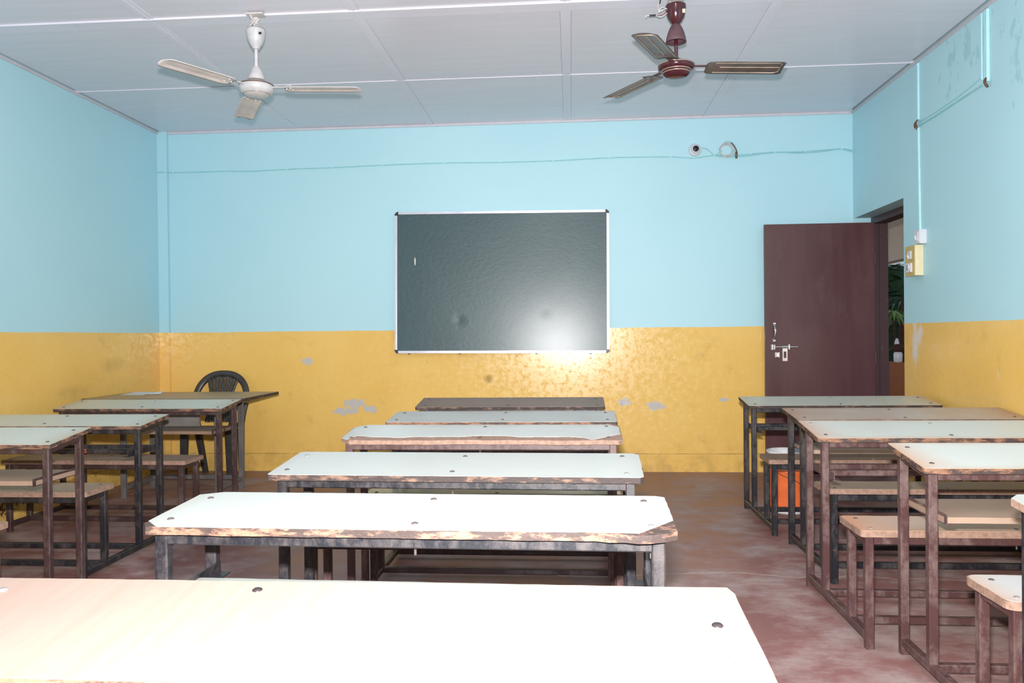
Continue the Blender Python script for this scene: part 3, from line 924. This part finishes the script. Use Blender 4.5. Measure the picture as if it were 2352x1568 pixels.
def blade_mesh(L0, L1, w0, w1, pitch, ridges=True, tip='round', th=.0028):
    """blade along +x from L0 to L1, with a shallow camber and pressed ridges"""
    nx, ny = 26, 13; top = []; bot = []
    for i in range(nx):
        t = i / (nx - 1); x = L0 + (L1 - L0) * t
        w = w0 + (w1 - w0) * t
        if tip == 'round':
            e = max(0, (t - .93) / .07); w *= math.sqrt(max(.02, 1 - .75 * e * e))
            e0 = max(0, (.10 - t) / .10); w *= 1 - .45 * e0 ** 1.5
        else:
            e = max(0, (t - .96) / .04); w *= math.sqrt(max(.02, 1 - .35 * e * e))
            e0 = max(0, (.05 - t) / .05); w *= 1 - .25 * e0 ** 2
        a, b = [], []
        for j in range(ny):
            s = -1 + 2 * j / (ny - 1); y = s * w / 2
            z = -.006 * s * s - .010 * t
            if ridges and .12 < t < .92: z += .0035 * math.exp(-((abs(s) - .45) / .13) ** 2)
            zz = z + y * math.tan(pitch)
            a.append((x, y, zz)); b.append((x, y, zz - th))
        top.append(a); bot.append(b)
    mb = MB()
    vs = [p for r in top for p in r] + [p for r in bot for p in r]; fs = []; o = nx * ny
    for i in range(nx - 1):
        for j in range(ny - 1):
            q = i * ny + j
            fs.append((q, q + ny, q + ny + 1, q + 1)); fs.append((o + q, o + q + 1, o + q + ny + 1, o + q + ny))
    for i in range(nx - 1):
        q = i * ny; fs.append((q, q + o, q + ny + o, q + ny)); q += ny - 1; fs.append((q, q + ny, q + ny + o, q + o))
    for j in range(ny - 1):
        fs.append((j, j + 1, j + 1 + o, j + o)); q = (nx - 1) * ny + j; fs.append((q, q + o, q + 1 + o, q + 1))
    return mb.add(vs, fs, True)


def blade_arm(mb, x0, x1, pitch):
    mb.bar((x0, 0, .004), (x1 - .05, 0, .002), .026, .005, (0, 0, 1), .001)
    mb.bar((x1 - .055, 0, .002), (x1, 0, .0045), .030, .004, (0, math.sin(pitch), math.cos(pitch)), .001, .070)
    for q in ((x1 - .012, -.022), (x1 - .012, .022), (x1 - .04, 0)):
        mb.lathe([(.0055, 0), (.0045, .003), (.001, .004)], (q[0], q[1], .004 + q[1] * math.tan(pitch)), 8)
        mb.lathe([(.001, -.012), (.0045, -.011), (.0055, -.004)], (q[0], q[1], q[1] * math.tan(pitch)), 8)
    return mb


# white fan, left
f1 = thing('ceiling_fan', 'white ceiling fan with dusty pale blades hanging at the left', 'fan', (-1.785, 4.393, ZC), 0, FANS)
z = lambda q: q - ZC
h = MB()
h.box(-.013, .013, -.003, .003, z(2.95), z(3.03)); h.box(-.05, .05, -.03, .03, -.016, -.008)
h.tube(smooth_path([(-.02, 0, -.012), (-.03, 0, -.04), (-.005, 0, -.055), (.02, 0, -.035)], 4), .005, 6)
h.build('hanging_bracket', 'wire_white', f1)
h = MB(); h.tube(smooth_path([(-.03, -.01, -.012), (-.005, -.02, -.05), (.012, -.02, -.075)], 5), .007, 6)
h.tube(smooth_path([(-.008, -.012, -.06), (-.034, -.018, -.085), (-.036, -.016, -.115)], 5), .004, 6)
h.tube(smooth_path([(-.005, -.02, -.06), (-.026, -.024, -.085), (-.030, -.018, -.115)], 5), .004, 6)
h.build('wire', 'wire_white', f1)
MB().lathe([(.046, z(2.958)), (.052, z(2.962)), (.055, z(2.952)), (.053, z(2.935)), (.048, z(2.905)), (.036, z(2.875)), (.022, z(2.857)), (.018, z(2.848))], n=36).build('canopy', 'fan_white', f1)
MB().box(.034, .050, -.046, -.040, z(2.916), z(2.928)).build('label_sticker', 'black_plastic', f1)
MB().tube([(0, 0, z(2.96)), (0, 0, z(2.74))], .0105, 14).build('rod', 'fan_white', f1)
mo = MB().lathe([(.017, z(2.747)), (.020, z(2.742)), (.030, z(2.728)), (.032, z(2.722)), (.041, z(2.700)), (.046, z(2.690)), (.048, z(2.680)), (.049, z(2.668)), (.056, z(2.664))], n=36).build('motor_bell', 'fan_white', f1)
MB().lathe([(.050, z(2.668)), (.056, z(2.655)), (.060, z(2.648))], n=36, caps=False).build('vent_ring', 'fan_grime', mo)
mo = MB().lathe([(.060, z(2.656)), (.078, z(2.652)), (.092, z(2.642)), (.097, z(2.628)), (.095, z(2.612)), (.088, z(2.600)), (.078, z(2.592)), (.072, z(2.588)), (.055, z(2.578)), (.03, z(2.573)), (.004, z(2.572))], n=48).build('motor', 'fan_white', f1)
MB().lathe([(.0945, z(2.643)), (.098, z(2.640)), (.0945, z(2.636))], n=48, caps=False).build('grime_line', 'fan_grime', mo)
MB().lathe([(.0735, z(2.592)), (.0755, z(2.588)), (.0705, z(2.587))], n=48, caps=False).build('cap_line', 'fan_gold', mo)
for a in (2.5, 120, -118):
    bl = blade_mesh(.160, .60, .118, .122, math.radians(4)).build('blade', 'fan_white_blade', f1, (0, 0, z(2.622)), (0, 0, math.radians(a)))
    blade_arm(MB(), .085, .215, math.radians(4)).build('blade_arm', 'fan_white', bl)

# maroon fan, right
f2 = thing('ceiling_fan', 'maroon ceiling fan with grey-brown trimmed blades and loose wires at the right', 'fan', (.602, 4.45, ZC), 0, FANS)
h = MB(); h.box(-.016, .016, -.004, .004, z(3.0), z(3.049)); h.box(-.045, .045, -.03, .03, -.012, -.004)
h.tube([(-.03, 0, -.012), (-.025, 0, -.035)], .005, 6)
h.build('hanging_bracket', 'wire_white', f2)
MB().lathe([(.050, z(3.020)), (.056, z(3.022)), (.057, z(3.012)), (.054, z(2.985)), (.047, z(2.955)), (.030, z(2.928)), (.019, z(2.916))], n=36).build('canopy', 'fan_maroon', f2)
MB().lathe([(.018, z(2.918)), (.026, z(2.910)), (.036, z(2.894)), (.045, z(2.870)), (.047, z(2.864)), (.053, z(2.842)), (.057, z(2.818)), (.0545, z(2.816)), (.044, z(2.860)), (.012, z(2.905))], n=36, caps=False).build('lower_cup', 'fan_dusty', f2)
MB().tube([(0, 0, z(2.99)), (0, 0, z(2.69))], .0105, 14).build('rod', 'fan_maroon', f2)
MB().box(.030, .046, -.045, -.038, z(2.964), z(2.984)).build('label_sticker', 'cream_plastic', f2)
mo = MB().lathe([(.014, z(2.725)), (.030, z(2.720)), (.045, z(2.708)), (.070, z(2.702)), (.094, z(2.694)), (.1015, z(2.680)), (.099, z(2.668)), (.088, z(2.660)), (.083, z(2.658)), (.079, z(2.648)), (.077, z(2.645)), (.071, z(2.634)), (.055, z(2.622)), (.03, z(2.616)), (.004, z(2.614))], n=48).build('motor', 'fan_maroon', f2)
for r_, q in ((.1005, 2.688), (.0835, 2.657), (.0775, 2.645)):
    MB().lathe([(r_ - .002, z(q + .003)), (r_ + .0018, z(q)), (r_ - .002, z(q - .003))], n=48, caps=False).build('gold_ring', 'fan_gold', mo)
for a in (3, 125, -113):
    P_ = math.radians(-9)
    bl = blade_mesh(.165, .595, .132, .135, P_, False, 'square').build('blade', 'fan_blade', f2, (0, 0, z(2.680)), (0, 0, math.radians(a)))
    tr_ = MB()
    yz = lambda x, y: (x, y, y * math.tan(P_) - .010 * (x - .165) / .43 - .006 * (y / .067) ** 2 - .0035)
    q = [yz(x, y) for x, y in ((.21, -.052), (.38, -.053), (.555, -.054), (.575, -.040), (.575, .04), (.555, .054), (.38, .053), (.21, .052))]
    tr_.tube(q, .0032, 6); tr_.tube([yz(.24, 0), yz(.38, 0), yz(.57, 0)], .004, 6)
    tr_.build('blade_trim', 'fan_gold', bl)
    blade_arm(MB(), .085, .25, P_).build('blade_arm', 'fan_dusty', bl)
for mt, pts in (('wire_white', [(-.050, -.02, z(3.00)), (-.095, -.03, z(2.985)), (-.10, -.03, z(3.02)), (-.088, -.03, z(3.042))]),
                ('wire_red', [(-.052, -.02, z(2.985)), (-.075, -.03, z(2.962)), (-.11, -.035, z(2.955))]),
                ('wire_white', [(-.050, -.02, z(2.975)), (-.085, -.03, z(2.950)), (-.12, -.035, z(2.958)), (-.165, -.04, z(2.955)), (-.168, -.04, z(2.945))]),
                ('wire_white', [(-.05, -.02, z(2.995)), (-.08, -.035, z(3.0)), (-.10, -.035, z(2.975)), (-.075, -.03, z(2.985))])):
    MB().tube(smooth_path(pts, 6), .0026, 6).build('wire', mt, f2)
for p0, p1 in (((-.150, -.04, z(2.956)), (-.115, -.035, z(2.959))), ((-.092, -.03, z(3.025)), (-.087, -.03, z(3.046)))):
    MB().tube([p0, p1], .0048, 6).build('wire_splice', 'black_plastic', f2)

# ------------------------------------------------------------------ things fixed to the walls
cc = thing('security_camera', 'white dome security camera high on the far wall', 'camera', (1.078, YB, 2.765))
MB().lathe([(.052, 0), (.054, .012), (.050, .022), (.043, .030), (.040, .030)], n=36, axis='-y').build('base_ring', 'white_plastic', cc)
MB().lathe([(.040, .028), (.037, .045), (.030, .058), (.026, .062)], n=36, axis='-y').build('turret', 'white_plastic', cc)
MB().lathe([(.026, .060), (.024, .066), (.013, .068), (.001, .069)], n=28, axis='-y').build('lens', 'lens', cc)

cy = YB - .005
ca = thing('wall_cable', 'long thin cable clipped across the top of the far wall', 'cable', (0, 0, 0))
main = [(-3.695, cy - .037, 2.689), (-3.62, cy - .037, 2.690), (-3.58, cy, 2.692), (-3.30, cy, 2.690), (-3.07, cy, 2.692), (-2.85, cy, 2.685), (-2.51, cy, 2.694), (-2.1, cy, 2.698),
        (-1.641, cy, 2.708), (-1.097, cy, 2.713), (-.62, cy, 2.705), (-.14, cy, 2.706), (.35, cy, 2.719), (.65, cy, 2.717), (.871, cy, 2.713), (1.02, cy, 2.700), (1.10, cy, 2.699), (1.24, cy, 2.715),
        (1.45, cy, 2.713), (1.70, cy, 2.728), (1.95, cy, 2.726), (2.15, cy, 2.735), (2.30, cy, 2.741), (2.39, cy, 2.727)]
MB().tube(smooth_path(main, 5), .0042, 6).build('cable_run', 'cable', ca)
MB().tube(smooth_path([(1.24, cy - .002, 2.714), (1.30, cy - .002, 2.704), (1.42, cy - .002, 2.699), (1.55, cy - .002, 2.706), (1.75, cy - .002, 2.726), (1.95, cy - .002, 2.716), (2.12, cy - .002, 2.721),
                       (2.29, cy - .002, 2.739), (2.39, cy - .002, 2.713)], 5), .004, 6).build('cable_run', 'cable', ca)
for x, zz in ((-3.62, 2.690), (-3.56, 2.691), (-3.07, 2.692), (-2.51, 2.694), (-2.10, 2.698), (-1.641, 2.708), (-1.097, 2.713), (-.60, 2.705), (-.14, 2.706), (.35, 2.719), (.871, 2.713), (1.24, 2.715), (1.55, 2.719), (1.75, 2.731), (2.0, 2.727), (2.30, 2.741)):
    yy = cy - .037 if x < -3.6 else cy
    MB().box(x - .005, x + .005, yy - .007, yy + .004, zz - .008, zz + .006).build('cable_clip', 'conduit', ca)
MB().tube(smooth_path([(1.135, cy - .02, 2.775), (1.17, cy - .012, 2.772), (1.205, cy - .004, 2.748), (1.235, cy - .002, 2.722), (1.262, cy - .002, 2.724), (1.29, cy - .002, 2.748), (1.31, cy - .002, 2.752)], 5), .0035, 6).build('camera_lead', 'cable', ca)

co = thing('cable_coil', 'small coil of spare cable hanging beside the security camera', 'cable', (1.345, cy, 2.755))
mb = MB()
for k in range(4):
    r_ = .050 + .006 * k
    mb.tube([(r_ * math.cos(2 * PI * j / 28) + .004 * k - .006, -.003 - .004 * k, r_ * .92 * math.sin(2 * PI * j / 28)) for j in range(28)], .0026, 6, closed=True)
mb.build('loop', 'wire_white', co)
MB().tube(smooth_path([(-.055, -.006, .02), (-.03, -.008, .055), (0, -.008, .075), (.035, -.008, .068), (.06, -.008, .03)], 5), .003, 6).build('tail', 'cable', co)
MB().tube(smooth_path([(.035, -.020, .062), (.062, -.022, .028), (.082, -.022, -.02), (.082, -.022, -.068), (.072, -.022, -.066), (.074, -.022, -.02)], 5), .005, 6).build('binding', 'wire_brown', co)

cx_ = XR - .006
c1 = thing('conduit_drop', 'pale vertical conduit running from the ceiling to the small switch', 'conduit', (cx_, 5.578, 0))
MB().bar((0, .004, 2.640), (0, .004, ZC - .03), .020, .013, (1, 0, 0), .002).build('conduit_pipe', 'conduit', c1)
MB().bar((0, -.012, 1.875), (0, .004, 2.585), .020, .013, (1, 0, 0), .002).build('conduit_pipe', 'conduit', c1)
for k, (dy, dz) in enumerate(((.010, .0), (-.010, -.010), (.0, -.02), (.02, -.005))):
    MB().tube(smooth_path([(-.004, .002, 2.640), (-.018, .004 + dy, 2.615), (-.012, dy * 1.4, 2.59 + dz)], 4), .0035, 6).build('bare_wire', 'wire_brown', c1)
c2 = thing('conduit_upper', 'pale vertical conduit at the top right edge of the right wall', 'conduit', (cx_, 4.692, 0))
MB().bar((0, 0, 2.615), (0, 0, ZC - .03), .030, .016, (1, 0, 0), .002).build('conduit_pipe', 'conduit', c2)
MB().bar((0, .055, 2.64), (0, .055, ZC - .03), .012, .008, (1, 0, 0), .002).build('side_pipe', 'conduit', c2)
MB().tube(smooth_path([(-.006, -.006, 2.632), (-.018, -.010, 2.612), (-.010, -.012, 2.592), (.0, -.006, 2.585)], 4), .008, 6).build('bare_wire', 'wire_brown', c2)
c3 = thing('slanting_cable', 'thin painted cable sloping between the two conduits on the right wall', 'cable', (cx_ + .001, 0, 0))
MB().tube(smooth_path([(0, 5.565, 2.596), (0, 5.3, 2.598), (0, 5.0, 2.606), (0, 4.74, 2.612)], 5), .0045, 6).build('cable_run', 'cable', c3)
MB().tube(smooth_path([(.002, 5.565, 2.620), (.002, 5.3, 2.622), (.002, 5.0, 2.634), (.002, 4.74, 2.660)], 5), .0022, 6).build('cable_run', 'cable', c3)

sw = thing('light_switch', 'small white switch above the cream socket box', 'switch', (XR, 5.512, 1.83))
MB().bar((-.0225, 0, -.047), (-.0225, 0, .047), .078, .045, (1, 0, 0), .003).build('back_box', 'white_plastic', sw)
pl = MB().box(-.050, -.045, -.034, .034, -.042, .042).build('faceplate', 'white_plastic', sw)
MB().box(-.054, -.050, -.018, .018, -.030, .030).build('switch_housing', 'white_plastic', pl)
MB().bar((-.056, .004, -.020), (-.062, .004, .008), .014, .010, (1, 0, 0), .002).build('rocker', 'white_plastic', pl)
so = thing('socket_box', 'cream switch and socket box beside the doorway', 'socket', (XR, 5.600, 1.675))
MB().bar((-.028, 0, -.103), (-.028, 0, .103), .150, .056, (1, 0, 0), .003).build('back_box', 'cream_plastic', so)
pl = MB().box(-.060, -.056, -.074, .074, -.103, .103).build('faceplate', 'yellowed_plate', so)
q = MB(); q.box(-.066, -.060, -.026, .026, .012, .068); q.bar((-.066, .006, .018), (-.076, .006, .040), .018, .010, (1, 0, 0), .002)
q.build('rocker_switch', 'white_plastic', pl)
q = MB().box(-.072, -.060, -.036, .036, -.078, -.016)
q.lathe([(.024, .072), (.022, .076), (.001, .076)], (0, 0, -.045), 20, axis='-x')
sk = q.build('socket_outlet', 'white_plastic', pl)
q = MB()
for dy, dz in ((0, -.032), (-.011, -.054), (.011, -.054)): q.lathe([(.0045, .0765), (.001, .0775)], (0, dy, dz), 10, axis='-x')
q.build('socket_hole', 'black_plastic', sk)
